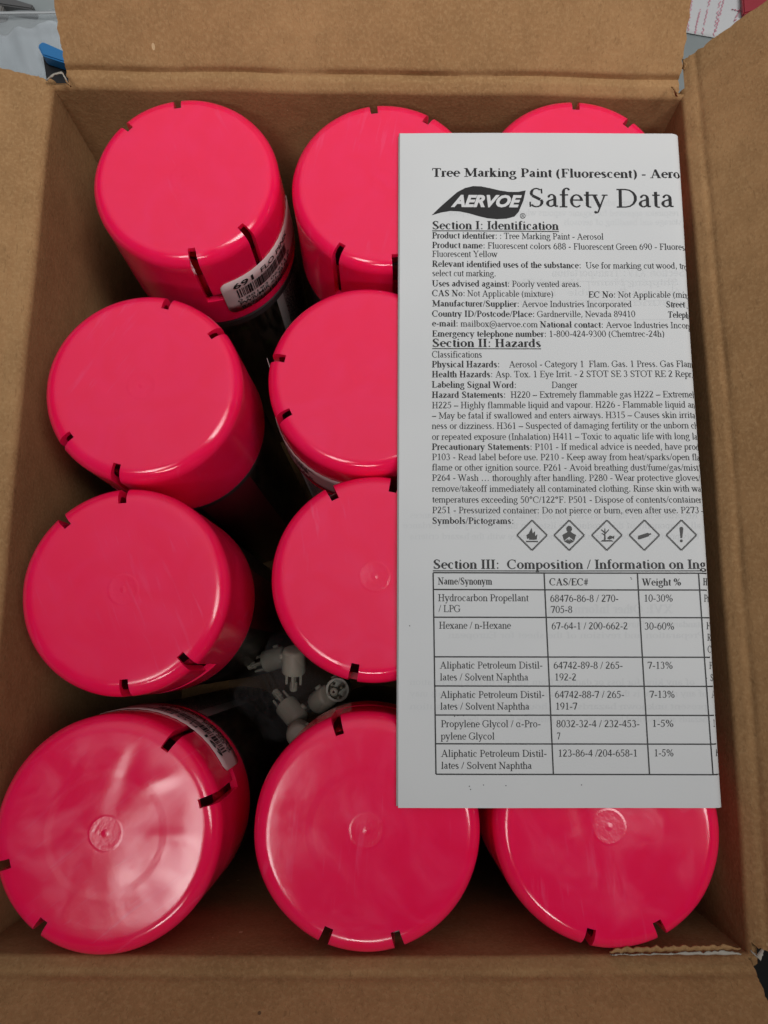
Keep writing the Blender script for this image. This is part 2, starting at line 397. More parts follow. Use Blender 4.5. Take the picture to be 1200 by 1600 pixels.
# ------------------------------------------------------------------ spray cans
CAP_H = 42.0
def cap_r(z):            # z below the cap top, outer radius of the skirt (slight draft)
    return 30.8 + 0.6 * max(0, z - 4) / (CAP_H - 4)
SLOT = 19.5; SW = 2.6
def make_cap(name, seed, amp, creases=()):
    angs = set()
    for base in (0, 180):
        for s in (-1, 1):
            for e in (-SW, SW): angs.add((base + s * SLOT + e) % 360)
    key = sorted(angs); out = []
    for i, a in enumerate(key):
        b = key[(i + 1) % len(key)]; b = b if b > a else b + 360
        n = max(1, round((b - a) / 2.0))
        out += [(a + (b - a) * k / n) % 360 for k in range(n)]
    A = sorted(out); NA = len(A)
    prof = [(0.0, 0)] + [(r, 0) for r in (0.8, 1.6, 2.6, 3.8, 5, 6.5, 8, 9.5, 11, 12.5, 14, 15.5, 17, 18.5, 20, 21.5, 23, 24.4, 25.8)]
    for i in range(8):
        a = i / 7 * math.pi / 2
        prof.append((26.6 + 4.2 * math.sin(a), 4.2 - 4.2 * math.cos(a)))
    for z in (7, 11, 15, 19, 22.4, 26.4, 30, 34, 38, 40.8, CAP_H): prof.append((cap_r(z), z))
    rs = random.Random(seed); sv = Vector((seed * 3.3, seed * 1.1, 0))
    def top_z(x, y, r):
        m = max(0, min(1, (27.5 - r) / 6))
        v = amp * (noise.noise(Vector((x * .055, y * .055, 0)) + sv) + 0.22 * noise.noise(Vector((x * .15, y * .15, 5)) + sv))
        for (cx, cy, ang, ln, wd, dp) in creases:
            dx, dy = x - cx, y - cy; u = dx * math.cos(ang) + dy * math.sin(ang); w = -dx * math.sin(ang) + dy * math.cos(ang)
            v += dp * math.exp(-(u / ln) ** 2 - (w / wd) ** 2)
        return v * m - 0.25 * max(0, 1 - r / 24) ** 0.7
    verts = [(0, 0, CAP_Z + top_z(0, 0, 0))]; faces = []
    for (r, z) in prof[1:]:
        for a in A:
            x, y = r * math.cos(R(a)), r * math.sin(R(a))
            wob = 0.12 * noise.noise(Vector((x * .08, y * .08, z * .04)) + sv)
            verts.append((x * (1 + wob / 30), y * (1 + wob / 30), CAP_Z - z + top_z(x, y, r)))
    def cut(r0, r1, z0, z1, am):
        d = min(abs((am - b + 180) % 360 - 180) for b in (0, 180))
        if abs(d - SLOT) < SW and r0 >= 25.7 and z1 <= 26.41: return True
        if d < SLOT + SW and 22.3 < z0 and z1 < 26.5: return True
        return False
    for k in range(NA): faces.append((0, 1 + k, 1 + (k + 1) % NA))
    for i in range(1, len(prof) - 1):
        for k in range(NA):
            k2 = (k + 1) % NA; a0, a1 = A[k], A[k2] if A[k2] > A[k] else A[k2] + 360
            if cut(prof[i][0], prof[i + 1][0], prof[i][1], prof[i + 1][1], (a0 + a1) / 2 % 360): continue
            p = 1 + (i - 1) * NA; faces.append((p + k, p + NA + k, p + NA + k2, p + k2))
    o = mesh_obj(name, verts, faces, M_PINK, None, True)
    solidify(o, 2.1, -1); sharp(o, 42)
    return o.data, o
def make_ring():
    verts, faces = [], []; N = 240
    for (dr, z) in ((0, 17.5), (1, 19), (1, 33), (0, 34)):
        for k in range(N):
            a = 2 * math.pi * k / N; r = 25.4 + dr * (0.55 + 0.55 * math.cos(k * math.pi * 2 / 4))
            verts.append((r * math.cos(a), r * math.sin(a), CAP_Z - z))
    for i in range(3):
        for k in range(N): faces.append((i * N + k, (i + 1) * N + k, (i + 1) * N + (k + 1) % N, i * N + (k + 1) % N))
    return mesh_obj('ribbed_ring', verts, faces, M_PINK, None, True)
def lathe(name, prof, mat, n=96, mats=None, mi=None):
    verts, faces = [], []
    for (r, z) in prof:
        for k in range(n):
            a = 2 * math.pi * k / n; verts.append((r * math.cos(a), r * math.sin(a), z))
    for i in range(len(prof) - 1):
        for k in range(n): faces.append((i * n + k, i * n + (k + 1) % n, (i + 1) * n + (k + 1) % n, (i + 1) * n + k))
    o = mesh_obj(name, verts, faces, mat, None, True); sharp(o, 40); return o
body0 = lathe('can_body', [(0.01, 2.5), (22, 3.0), (26, 0.6), (28.5, 0.0), (30.0, 1.0), (30.6, 3), (30.6, 159.5), (30.9, 160.2), (30.9, 162), (30.2, 163)], M_CAN)
dome0 = lathe('can_dome', [(30.2, 162.8), (26, 168), (18, 173.5), (13, 175), (13, 177), (6, 178), (4, 178), (4, 190), (0.01, 190)], M_METAL, 48)
ring0 = make_ring()

# ---- sticker: paper slip wrapped round the skirt, printed in sans capitals with a bar code
def text_mesh(txt, size, bold=0.0, shear=0.0):
    cu = bpy.data.curves.new('txt', 'FONT'); cu.body = txt; cu.size = size; cu.offset = bold; cu.shear = shear; cu.resolution_u = 3
    o = bpy.data.objects.new('txt', cu); COL.objects.link(o)
    bpy.context.view_layer.update()
    me = bpy.data.meshes.new_from_object(o.evaluated_get(bpy.context.evaluated_depsgraph_get()))
    v = [tuple(q.co) for q in me.vertices]; f = [tuple(p.vertices) for p in me.polygons]
    bpy.data.objects.remove(o); bpy.data.meshes.remove(me); bpy.data.curves.remove(cu)
    return v, f
STK_W, STK_T, STK_B = 46.0, 16.5, 37.0
def cyl(u, z, lift):      # u mm along the skirt from the tab's middle, z mm below the cap top
    a = (u - 6.0) / 31.1; r = cap_r(z) + lift
    return (r * math.cos(a), r * math.sin(a), CAP_Z - z)
def make_sticker():
    verts, faces = [], []; rc = 3.2
    us = [0, .3, .9, 1.9, 3.2] + [3.2 + (STK_W - 6.4) * i / 26 for i in range(1, 26)] + [STK_W - 3.2, STK_W - 1.9, STK_W - .9, STK_W - .3, STK_W]
    def inset(u):
        e = min(u, STK_W - u)
        return 0 if e >= rc else rc - math.sqrt(max(0, rc * rc - (rc - e) ** 2))
    for u in us:
        t0, b0 = STK_T + inset(u), STK_B - inset(u)
        for k in range(5): verts.append(cyl(u, t0 + (b0 - t0) * k / 4, 0.28 + 0.05 * math.sin(u * 2.1 + k)))
    for i in range(len(us) - 1):
        for k in range(4): faces.append((i * 5 + k, i * 5 + k + 1, i * 5 + k + 6, i * 5 + k + 5))
    s = mesh_obj('sticker', verts, faces, M_STICKER, None, True)
    solidify(s, 0.12, -1)
    V, F = [], []
    def add(v, f, u0, z0, sx=1.0):
        b = len(V); V.extend(cyl(u0 + p[0] * sx, z0 - p[1], 0.46) for p in v); F.extend(tuple(b + i for i in q) for q in f)
    def word(txt, size, u0, z0, width=None, bold=0.0):
        v, f = text_mesh(txt, size, bold); x = max(p[0] for p in v); add(v, f, u0, z0, (width / x) if width else 1)
    word('691', 4.3, 4.2, 21.8, 8.2, 0.10); word('FLO PINK', 4.0, 15.5, 21.8, 17.5, 0.03)
    rb = random.Random(5); u = 5.0
    while u < 30.0:
        w = rb.choice((.25, .25, .45, .7))
        add([(0, 0), (w, 0), (w, 5.6), (0, 5.6)], [(0, 1, 2, 3)], u, 28.3); u += w + rb.choice((.22, .3, .5))
    word('0 88193 06911 8', 2.3, 4.0, 30.8, 27.5); word('PWR/MIR <1.30 FLP', 2.9, 4.4, 33.2, 26.5, 0.04); word('BATCH  18260-C3', 2.9, 4.6, 36.1, 24, 0.04)
    p = mesh_obj('sticker_print', V, F, M_INK, None); p.parent = s
    return s, p
stk0, prn0 = make_sticker()

M_SMOOTH = make_cap('cap', 1, 0.16)
M_SMOOTH2 = make_cap('cap', 6, 0.22)
M_DENT_A = make_cap('cap', 3, 0.13, ((14, 10, 0.6, 8, 3.0, -0.16), (19, 3, -0.5, 6, 2.2, 0.14), (15, -12, -0.7, 9, 2.0, 0.08)))
M_DENT_B = make_cap('cap', 9, 0.15, ((-3, -7, 0.1, 9, 2.0, -0.16), (-14, 6, 1.4, 9, 2.6, 0.14)))
M_DENT_C = make_cap('cap', 12, 0.14, ((-24, 14, 1.0, 5, 1.2, 0.5), (-24, -14, -0.9, 5, 1.1, -0.5), (23, 16, -1.0, 5, 1.4, 0.5)))

def ang_to(px, py, c):
    p = bp(px, py, CAP_Z); return math.atan2(p.y - c.y, p.x - c.x)
def mean_ang(c, pix):
    s = sum((Vector((math.cos(a), math.sin(a))) for a in (ang_to(*q, c) for q in pix)), Vector((0, 0)))
    return math.atan2(s.y, s.x)
# (dimple pixel, sticker tab's two notch pixels, cap mesh, label, nudge)
CANS = [
    ((288, 276), ((293, 385), (375, 345)), M_SMOOTH, 'pink capped can in the back left corner, its bar code sticker facing the viewer', (0, 0), 0),
    ((601, 285), ((580, 178), (668, 196)), M_SMOOTH2, 'pink capped can in the middle of the back row, partly under the leaflet corner', (0, 0), 0),
    ((902, 279), ((900, 165), (985, 188)), M_SMOOTH, 'pink capped can peeking out above the leaflet in the back right corner', (0, 0), 0),
    ((221, 601), ((258, 475), (328, 527)), M_SMOOTH2, 'pink capped can by the left wall, just in front of the can with bar code', (0, 0), 0),
    ((572, 588), ((438, 557), (452, 646)), M_SMOOTH, 'pink capped can half under the leaflet with a white slip showing on its left', (0, 0), 0),
    ((192, 921), ((195, 775), (103, 825)), M_SMOOTH, 'pink capped can by the left wall, second from the front, left of the nozzles', (0, 0), 0),
    ((585, 900), ((521, 782), (616, 772)), M_SMOOTH2, 'pink capped can half under the leaflet, directly behind the bag of white nozzles', (0, 0), 0),
    ((164, 1306), ((250, 1175), (305, 1262)), M_DENT_A, 'pink capped can in the front left corner, its dented cap catching a glare', (0, 0.6), 0),
    ((573, 1303), ((512, 1458), (618, 1462)), M_DENT_C, 'deep pink capped can mid front row, its smooth top deep pink', (0, 0.8), 0),
    ((952, 1294), ((922, 1455), (1028, 1440)), M_DENT_B, 'pink capped can in the front right corner with a puckered scar mid cap', (0, 0.3), 0),
]
cap_centres = []
for i, (cpx, notch, (capme, capo), label, nud, _) in enumerate(CANS):
    c = bp(*cpx, CAP_Z); c.x += nud[0]; c.y += nud[1]; cap_centres.append(c)
    rz = mean_ang(c, notch)
    root = thing('spray_can', label, 'spray can', (c.x, c.y, 0.0), rz, 'pink capped spray cans in the box')
    if i >= 7: root.scale = (1.03, 1.03, 1.0)
    def cp(src, parent):
        o = src.copy(); COL.objects.link(o); o.parent = parent; return o
    k = cp(capo, root); k.name = 'cap'; cp(ring0, k)
    b = cp(body0, root); cp(dome0, b)
    s = cp(stk0, root); cp(prn0, s)
    if i == 4:
        V, F = [], []
        for a in range(9):
            for k in range(5): V.append(cyl(0.6 - a * 1.0, 17.0 + (36.4 - 17.0) * k / 4 - a * 0.75, 0.32 + 0.05 * a * a))
        for a in range(8):
            for k in range(4): F.append((a * 5 + k, a * 5 + k + 5, a * 5 + k + 6, a * 5 + k + 1))
        solidify(mesh_obj('peeled_sticker_end', V, F, M_STICKER, s, True), 0.12, 0)
for o in (ring0, body0, dome0, prn0, stk0, M_SMOOTH[1], M_SMOOTH2[1], M_DENT_A[1], M_DENT_B[1], M_DENT_C[1]):
    bpy.data.objects.remove(o)

# ------------------------------------------------------------------ folded safety leaflet
PZ = CAP_Z + 1.3                                   # top panel
leaf_c = bp(870, 736, PZ)
leaflet = thing('safety_leaflet', 'white folded safety data leaflet with black print lying across the right hand cans', 'leaflet', (0, 0, 0))
PTL, PTR, PBL, PBR = bp(625, 210, PZ), bp(1061, 210, PZ), bp(622, 1262, PZ), bp(1131, 1263, PZ)
YT, YB = PTL.y, PBL.y
BEND = 3.2
def xe(y): return PTR.x + (PBR.x - PTR.x) * (YT - y) / (YT - YB) + 0.15 * math.sin(y * .05)
def xl(y): return PTL.x + (PBL.x - PTL.x) * (YT - y) / (YT - YB)
def zp(x, y):
    b = xe(y) - BEND; z = 0.55 * noise.noise(Vector((x * .02, y * .014, 3))) + 0.45
    if x > b:
        q = min(1.0, (x - b) / BEND); z -= 2.0 * (1 - math.sqrt(max(0, 1 - q * q)))
    return PZ + z
NX, NY = 46, 70
verts, faces = [], []
for j in range(NY + 1):
    y = YT + (YB - YT) * j / NY
    for i in range(NX + 1):
        f = i / NX; f = 1 - (1 - f) ** 1.6
        x = xl(y) + (xe(y) - xl(y)) * f; verts.append((x, y, zp(x, y)))
for j in range(NY):
    for i in range(NX):
        a = j * (NX + 1) + i; faces.append((a, a + NX + 1, a + NX + 2, a + 1))
sh = mesh_obj('sheet', verts, faces, M_PAPER, leaflet, True); solidify(sh, 0.11, -1); sharp(sh, 60)
# the panels folded underneath
for q, (dx0, dx1, dy, dz) in enumerate(((0.35, -0.5, 0.35, 0.45), (-0.30, -1.2, 0.1, 0.85), (0.5, -1.6, -0.3, 1.2))):
    verts, faces = [], []
    for j in range(41):
        y = YT + dy + (YB + (0.25 if q else 0.4) - YT - dy) * j / 40
        for i in range(21):
            x = xl(y) - dx0 + (xe(y) + dx1 - xl(y) + dx0) * i / 20
            verts.append((x, y, min(zp(min(x, xe(y) - .05), y), zp(x - 1, y)) - dz))
    for j in range(40):
        for i in range(20):
            a = j * 21 + i; faces.append((a, a + 21, a + 22, a + 1))
    u = mesh_obj('under_panel', verts, faces, M_PAPER, leaflet, True); solidify(u, 0.11, -1)

# ---- a serif pen alphabet drawn with stems, hairlines, arcs and serifs
G = {
'A': (722, 'l 110 0 350 660 t;l 350 660 600 0 k;h 220 195 515;s 100 0 75;s 600 0 95'),
'B': (667, 'v 170 0 660;h 648 60 330;h 340 170 330;h 12 60 340;a 330 495 170 155 -90 90;a 345 175 210 165 -90 90'),
'C': (667, 'a 370 330 310 335 45 315;l 590 660 600 450 t'),
'D': (722, 'v 170 0 660;h 648 50 330;h 12 50 330;a 330 330 330 320 -90 90'),
'E': (611, 'v 160 0 660;h 648 40 540;h 12 40 550;h 340 160 400;l 540 650 550 510 t;l 555 12 590 170 t;l 400 420 400 260 t'),
'F': (556, 'v 160 0 660;h 648 40 520;h 340 160 400;l 525 650 535 500 t;l 400 420 400 260 t;s 160 8 110'),
'G': (722, 'a 370 330 310 335 45 315;v 600 40 280;s 600 290 100;l 600 660 605 460 t'),
'H': (722, 'v 160 0 660;v 560 0 660;h 345 160 560;s 160 8 110;s 160 652 110;s 560 8 110;s 560 652 110'),
'I': (333, 'v 165 0 660;s 165 8 110;s 165 652 110'),
'J': (389, 'v 240 80 660;a 150 90 90 100 200 360;s 240 652 110'),
'K': (722, 'v 160 0 660;l 170 280 560 650 t;l 300 390 610 0 k;s 160 8 110;s 160 652 110;s 610 8 100;s 560 652 90'),
'L': (611, 'v 160 0 660;h 12 40 550;l 555 12 590 180 t;s 160 652 110'),
'M': (889, 'v 760 0 660;l 150 0 150 660 t;l 150 660 440 60 k;l 440 60 740 660 t;s 150 8 100;s 760 8 110;s 110 652 80;s 790 652 80'),
'N': (722, 'l 130 0 130 660 t;l 110 660 590 0 k;l 590 0 590 660 t;s 130 8 100;s 590 652 100;s 80 652 70'),
'O': (722, 'a 360 330 310 335 0 360'),
'P': (556, 'v 160 0 660;h 648 40 300;h 300 160 300;a 310 475 185 173 -90 90;s 160 8 110'),
'Q': (722, 'a 360 330 310 335 0 360;l 380 10 640 -170 k'),
'R': (667, 'v 160 0 660;h 648 40 310;h 320 160 310;a 320 485 180 163 -90 90;l 320 320 590 0 k;s 160 8 110;s 590 8 90'),
'S': (556, 'a 275 495 160 165 40 215;l 150 402 402 262 k;a 280 165 180 165 -150 35;l 440 650 450 480 t;l 80 180 85 0 t'),
'T': (611, 'v 305 0 660;h 648 30 580;l 30 650 25 500 t;l 580 650 585 500 t;s 305 8 110'),
'U': (722, 'v 150 200 660;a 370 210 220 205 180 360;l 590 210 590 660 t;s 150 652 110;s 590 652 100'),
'V': (722, 'l 120 655 380 0 k;l 380 0 610 655 t;s 110 652 100;s 620 652 85'),
'W': (944, 'l 90 655 310 0 k;l 310 0 480 600 t;l 460 655 670 0 k;l 670 0 860 655 t;s 80 652 90;s 440 652 90;s 865 652 80'),
'X': (722, 'l 120 655 600 0 k;l 600 655 120 0 t;s 120 652 100;s 600 652 90;s 120 8 90;s 600 8 100'),
'Y': (722, 'l 130 655 370 310 k;l 370 310 600 655 t;v 365 0 320;s 120 652 90;s 605 652 85;s 365 8 110'),
'Z': (611, 'h 648 60 560;h 12 40 580;l 540 640 60 15 k;l 60 650 45 500 t;l 580 12 595 160 t'),
'a': (444, 'v 315 30 330;a 212 325 103 120 0 150;d 120 370 40;a 200 130 120 113 95 275;l 190 243 315 285 t;l 200 17 315 80 t;l 315 28 420 30 t'),
'b': (500, 'v 110 20 683;l 30 660 110 683 t;a 270 225 160 215 -150 150'),
'c': (444, 'a 240 225 165 220 50 310;d 350 350 42'),
'd': (500, 'v 370 0 683;l 290 660 370 683 t;a 225 225 160 220 35 325;l 370 8 460 30 t'),
'e': (444, 'a 235 225 165 220 0 315;h 255 70 395'),
'f': (333, 'v 150 0 560;a 255 560 105 118 60 180;d 315 635 40;h 438 30 300;s 150 8 100'),
'g': (500, 'a 230 300 130 145 0 360;h 430 330 470;l 150 170 100 90 t;a 245 -85 190 118 0 360'),
'h': (500, 'v 110 0 683;l 30 660 110 683 t;a 250 300 140 140 0 150;v 390 0 300;s 110 8;s 390 8'),
'i': (278, 'v 140 0 440;l 60 420 140 445 t;d 135 610 56;s 140 8'),
'j': (278, 'v 150 -80 440;l 70 420 150 445 t;d 145 610 56;a 50 -90 100 120 270 360;d 0 -190 38'),
'k': (500, 'v 110 0 683;l 30 660 110 683 t;l 120 200 360 440 t;l 210 275 400 0 k;s 110 8;s 400 8;s 360 440'),
'l': (278, 'v 140 0 683;l 60 660 140 683 t;s 140 8'),
'm': (778, 'v 110 0 430;l 30 415 110 440 t;a 245 300 140 140 0 150;v 385 0 300;a 520 300 140 140 0 150;v 660 0 300;s 110 8 70;s 385 8 70;s 660 8 70'),
'n': (500, 'v 110 0 430;l 30 415 110 440 t;a 250 300 140 140 0 150;v 390 0 300;s 110 8;s 390 8'),
'o': (500, 'a 250 225 175 220 0 360'),
'p': (500, 'v 110 -217 430;l 30 410 110 440 t;a 270 225 160 215 -150 150;s 110 -209'),
'q': (500, 'v 380 -217 450;a 230 225 160 220 30 330;s 380 -209'),
'r': (333, 'v 110 0 430;l 30 415 110 440 t;a 230 320 120 120 70 160;d 290 400 48;s 110 8'),
's': (389, 'a 190 338 105 106 30 220;l 110 285 280 175 k;a 195 112 110 106 -150 35'),
't': (278, 'v 140 60 560;a 220 75 80 70 180 300;h 438 30 270'),
'u': (500, 'v 110 130 445;a 240 140 130 134 180 320;v 385 0 445;l 30 430 110 445 t;l 305 430 385 445 t;l 385 5 470 25 t'),
'v': (500, 'l 75 445 260 0 k;l 260 0 420 445 t;s 80 440;s 420 440 70'),
'w': (722, 'l 60 445 230 0 k;l 230 0 360 400 t;l 350 445 510 0 k;l 510 0 650 445 t;s 70 440;s 350 440;s 650 440 65'),
'x': (500, 'l 80 445 400 0 k;l 400 445 90 0 t;s 85 440;s 400 440 70;s 85 8 70;s 400 8'),
'y': (500, 'l 75 445 265 0 k;l 420 445 200 -180 t;d 120 -175 48;l 120 -205 200 -180 t;s 80 440;s 420 440 70'),
'z': (444, 'h 430 50 390;l 380 430 60 15 k;h 15 50 400;l 50 430 45 330 t;l 400 15 415 120 t'),
'0': (500, 'a 250 335 180 335 0 360'), '1': (500, 'v 260 0 670;l 130 570 260 670 t;s 260 8 110'),
'2': (500, 'a 230 490 155 175 -10 160;l 380 455 70 30 k;H 30 50 450'),
'3': (500, 'a 220 510 135 155 -70 155;a 220 190 175 195 -150 80'),
'4': (500, 'v 340 0 670;l 320 660 30 190 t;H 190 30 470'),
'5': (500, 'H 640 140 420;l 140 660 100 380 t;a 210 215 185 215 -150 120'),
'6': (500, 'a 255 210 170 210 0 360;a 390 220 310 440 100 185'), '7': (500, 'H 635 40 440;l 430 640 200 0 k;l 40 645 30 520 t'),
'8': (500, 'a 250 510 140 155 0 360;a 250 180 170 185 0 360'), '9': (500, 'a 245 455 170 210 0 360;a 110 440 305 440 -80 5'),
'.': (250, 'd 125 50 62'), ',': (250, 'd 125 50 58;l 155 40 90 -130 t'), ':': (278, 'd 140 50 62;d 140 395 62'),
'-': (333, 'H 225 40 290'), '\u2013': (500, 'H 225 0 500'), '/': (278, 'l 20 -10 260 680 t'),
'(': (333, 'a 330 250 240 420 115 245'), ')': (333, 'a 0 250 240 420 -65 65'),
'%': (833, 'a 210 500 120 160 0 360;a 620 160 120 160 0 360;l 640 670 200 0 t'),
'#': (500, 'l 180 0 260 660 t;l 320 0 400 660 t;H 420 40 470;H 220 30 460'),
'@': (921, 'a 460 240 370 420 -50 300;a 440 240 135 165 0 360;l 580 400 580 120 t'),
'\u00b0': (400, 'a 200 540 105 105 0 360'), '\u2026': (1000, 'd 170 50 62;d 500 50 62;d 830 50 62'),
'\u03b1': (540, 'a 230 225 160 220 30 330;l 420 445 370 150 t;l 370 150 470 10 t'), ' ': (250, ''),
}
def stroke_polys(ch, thick, thin):
    w, s = G[ch]; out = []
    def line(x0, y0, x1, y1, wd):
        dx, dy = x1 - x0, y1 - y0; L = math.hypot(dx, dy) or 1; nx, ny = -dy / L * wd / 2, dx / L * wd / 2
        out.append([(x0 + nx, y0 + ny), (x0 - nx, y0 - ny), (x1 - nx, y1 - ny), (x1 + nx, y1 + ny)])
    for tok in filter(None, s.split(';')):
        p = tok.split(); c = p[0]; fl = [float(q) for q in p[1:] if q not in 'kt']
        if c == 'v': line(fl[0], fl[1], fl[0], fl[2], thick)
        elif c == 'h': line(fl[1], fl[0], fl[2], fl[0], thin)
        elif c == 'H': line(fl[1], fl[0], fl[2], fl[0], thin * 1.6)
        elif c == 'l': line(*fl[:4], thick if p[-1] == 'k' else thin * 1.05)
        elif c == 's': hw = fl[2] if len(fl) > 2 else 85; line(fl[0] - hw - thick * .25, fl[1], fl[0] + hw + thick * .25, fl[1], thin * 0.9)
        elif c == 'd':
            out.append([(fl[0] + fl[2] * math.cos(t * math.pi / 4), fl[1] + fl[2] * math.sin(t * math.pi / 4)) for t in range(8)])
        elif c == 'a':
            cx, cy, rx, ry, a0, a1 = fl; n = max(3, int(abs(a1 - a0) / 24)); prev = None
            for i in range(n + 1):
                a = R(a0 + (a1 - a0) * i / n); wd = thin + (thick - thin) * abs(math.cos(a)) ** 1.2
                ca, sa = math.cos(a), math.sin(a)
                nxt = ((cx + (rx + wd / 2) * ca, cy + (ry + thin / 2) * sa), (cx + (rx - wd / 2) * ca, cy + (ry - thin / 2) * sa))
                if prev: out.append([prev[0], prev[1], nxt[1], nxt[0]])
                prev = nxt
    return w, out
class Print:
    """flat print on the leaflet, laid on its surface and cut off at the folded edge"""
    def __init__(self, lift=0.05): self.v, self.f, self.lift, self.n = [], [], lift, 0
    def poly(self, pts):
        lim = 0.12
        if any(x > xe(y) - lim or x < xl(y) + .05 for x, y in pts): return
        self.n += 1; b = len(self.v); z = self.lift + (self.n % 11) * 0.0012
        self.v += [(x, y, zp(x, y) + z) for x, y in pts]; self.f.append(tuple(range(b, b + len(pts))))
    def px(self, pts):
        self.poly([tuple(bp(x, y, PZ)[:2]) for x, y in pts])
    def bar(self, x0, y0, x1, y1, wd, seg=1):
        dx, dy = x1 - x0, y1 - y0; L = math.hypot(dx, dy); nx, ny = -dy / L * wd / 2, dx / L * wd / 2
        for i in range(seg):
            a, b = i / seg, (i + 1) / seg
            q = [(x0 + dx * a, y0 + dy * a), (x0 + dx * b, y0 + dy * b)]
            self.px([(q[0][0] + nx, q[0][1] + ny), (q[0][0] - nx, q[0][1] - ny), (q[1][0] - nx, q[1][1] - ny), (q[1][0] + nx, q[1][1] + ny)])
    def text(self, s, x0, y0, x1, y1, cap, mirror=False, wt=1.0):
        bold = False; runs = []; tot = 0.0
        for ch in s:
            if ch == '|': bold = not bold; continue
            w, ps = stroke_polys(ch, (165 if bold else 112) * wt, (60 if bold else 54) * wt)
            w *= 1.06 if bold else 1.0
            runs.append((tot, ps)); tot += w
        a, b = bp(x0, y0, PZ), bp(x1, y1, PZ); e = (b - a) / tot
        up = (bp(x0, y0 - cap, PZ) - bp(x0, y0, PZ)) / 662.0
        for off, ps in runs:
            for p in ps:
                pts = []
                for (x, y) in p:
                    t = (off + x); t = tot - t if mirror else t
                    q = a + e * t + up * y; pts.append((q.x, q.y))
                if mirror: pts.reverse()
                self.poly(pts)
    def done(self, name, mat, parent=leaflet):
        # make every face point up
        o = mesh_obj(name, self.v, self.f, mat, parent)
        bm = bmesh.new(); bm.from_mesh(o.data)
        for f in bm.faces:
            f.normal_update()
            if f.normal.z < 0: f.normal_flip()
        bm.to_mesh(o.data); bm.free(); return o

P = Print()
T = P.text
T('|Tree Marking Paint (Fluorescent) - Aeros', 675, 278, 1073, 279, 13)
T('Safety Data', 824, 324.5, 1053, 325, 28.5, wt=0.9)
T('|Section I: Identification', 675, 360, 873, 360, 12.5)
B = 9.4
T('|Product identifier|: : Tree Marking Paint - Aerosol', 675, 374.3, 943, 375, B)
T('|Product name:| Fluorescent colors 688 - Fluorescent Green 690 - Fluorescent', 675, 389.2, 1093, 391.5, B)
T('Fluorescent Yellow', 675, 403, 777, 403, B)
T('|Relevant identified uses of the substance:|  Use for marking cut wood, trees', 675, 418.3, 1086, 421, B)
T('select cut marking.', 675, 433, 775, 433, B)
T('|Uses advised against:| Poorly vented areas.', 675, 449, 908, 449, B)
T('|CAS No|: Not Applicable (mixture)', 675, 464, 864.5, 464.5, B)
T('|EC No:| Not Applicable (mixture)', 919, 465.5, 1101, 466, B)
T('|Manufacturer/Supplier:| Aervoe Industries Incorporated', 675, 480, 986.7, 480.5, B)
T('|Street Address', 1040, 481, 1115, 481, B)
T('|Country ID/Postcode/Place|: Gardnerville, Nevada 89410', 675, 496, 992.5, 496, B)
T('|Telephone', 1043, 497, 1095, 497.5, B)
T('|e-mail:| mailbox@aervoe.com |National contact:| Aervoe Industries Incorporated', 675, 511, 1117, 514, B)
T('|Emergency telephone number:| 1-800-424-9300 (Chemtrec-24h)', 675, 527, 1038, 527, B)
T('|Section II: Hazards', 675, 543, 845.5, 543, 12.5)
B = 9.8
T('Classifications', 674.6, 559.6, 753, 559.6, B)
T('|Physical Hazards:|    Aerosol - Category 1  Flam. Gas. 1 Press. Gas Flam.', 674.6, 575, 1088, 574, B)
T('|Health Hazards:| Asp. Tox. 1 Eye Irrit. - 2 STOT SE 3 STOT RE 2 Repr. 2', 674.6, 590.5, 1095, 589.5, B)
T('|Labeling Signal Word:', 674.6, 606.5, 807, 607, B); T('Danger', 861, 607, 901.7, 607, B)
T('|Hazard Statements:|  H220 \u2013 Extremely flammable gas H222 \u2013 Extremely', 674.6, 622.6, 1093, 621.5, B)
T('H225 \u2013 Highly flammable liquid and vapour. H226 - Flammable liquid and', 674.6, 638.8, 1094, 637.5, B)
T('\u2013 May be fatal if swallowed and enters airways. H315 \u2013 Causes skin irritati', 674.6, 655, 1095, 653.7, B)
T('ness or dizziness. H361 \u2013 Suspected of damaging fertility or the unborn chi', 674.6, 671, 1096, 670, B)
T('or repeated exposure (Inhalation) H411 \u2013 Toxic to aquatic life with long las', 674.6, 688, 1096, 687, B)
T('|Precautionary Statements:| P101 - If medical advice is needed, have prod', 674.6, 703.7, 1094, 703.3, B)
T('P103 - Read label before use. P210 - Keep away from heat/sparks/open fla', 674.6, 719.6, 1095, 719.6, B)
T('flame or other ignition source. P261 - Avoid breathing dust/fume/gas/mist/', 674.6, 735.8, 1095, 736, B)
T('P264 - Wash \u2026 thoroughly after handling. P280 - Wear protective gloves/', 674.6, 752, 1095, 752, B)
T('remove/takeoff immediately all contaminated clothing. Rinse skin with wat', 674.6, 769, 1100, 768.7, B)
T('temperatures exceeding 50\u00b0C/122\u00b0F. P501 - Dispose of contents/container', 675, 786, 1096.5, 786, B)
T('P251 - Pressurized container: Do not pierce or burn, even after use. P273 -', 675, 802.5, 1100, 802.5, B)
T('|Symbols/Pictograms:', 675, 819, 803, 819, B)
T('|Section III:  Composition / Information on Ingredients', 676.3, 889, 1177, 889, 14)
B = 10.6
T('|Name/Synonym', 684, 913.5, 769, 913.7, B); T('|CAS/EC#', 858, 914.5, 919, 914.8, B); T('|Weight %', 1002.6, 915, 1064, 915, B); T('|Ha', 1097.5, 914.4, 1112, 914.4, B)
T('Hydrocarbon Propellant', 684, 939.5, 825.5, 939.5, B); T('/ LPG', 685, 956.4, 719, 956.4, B)
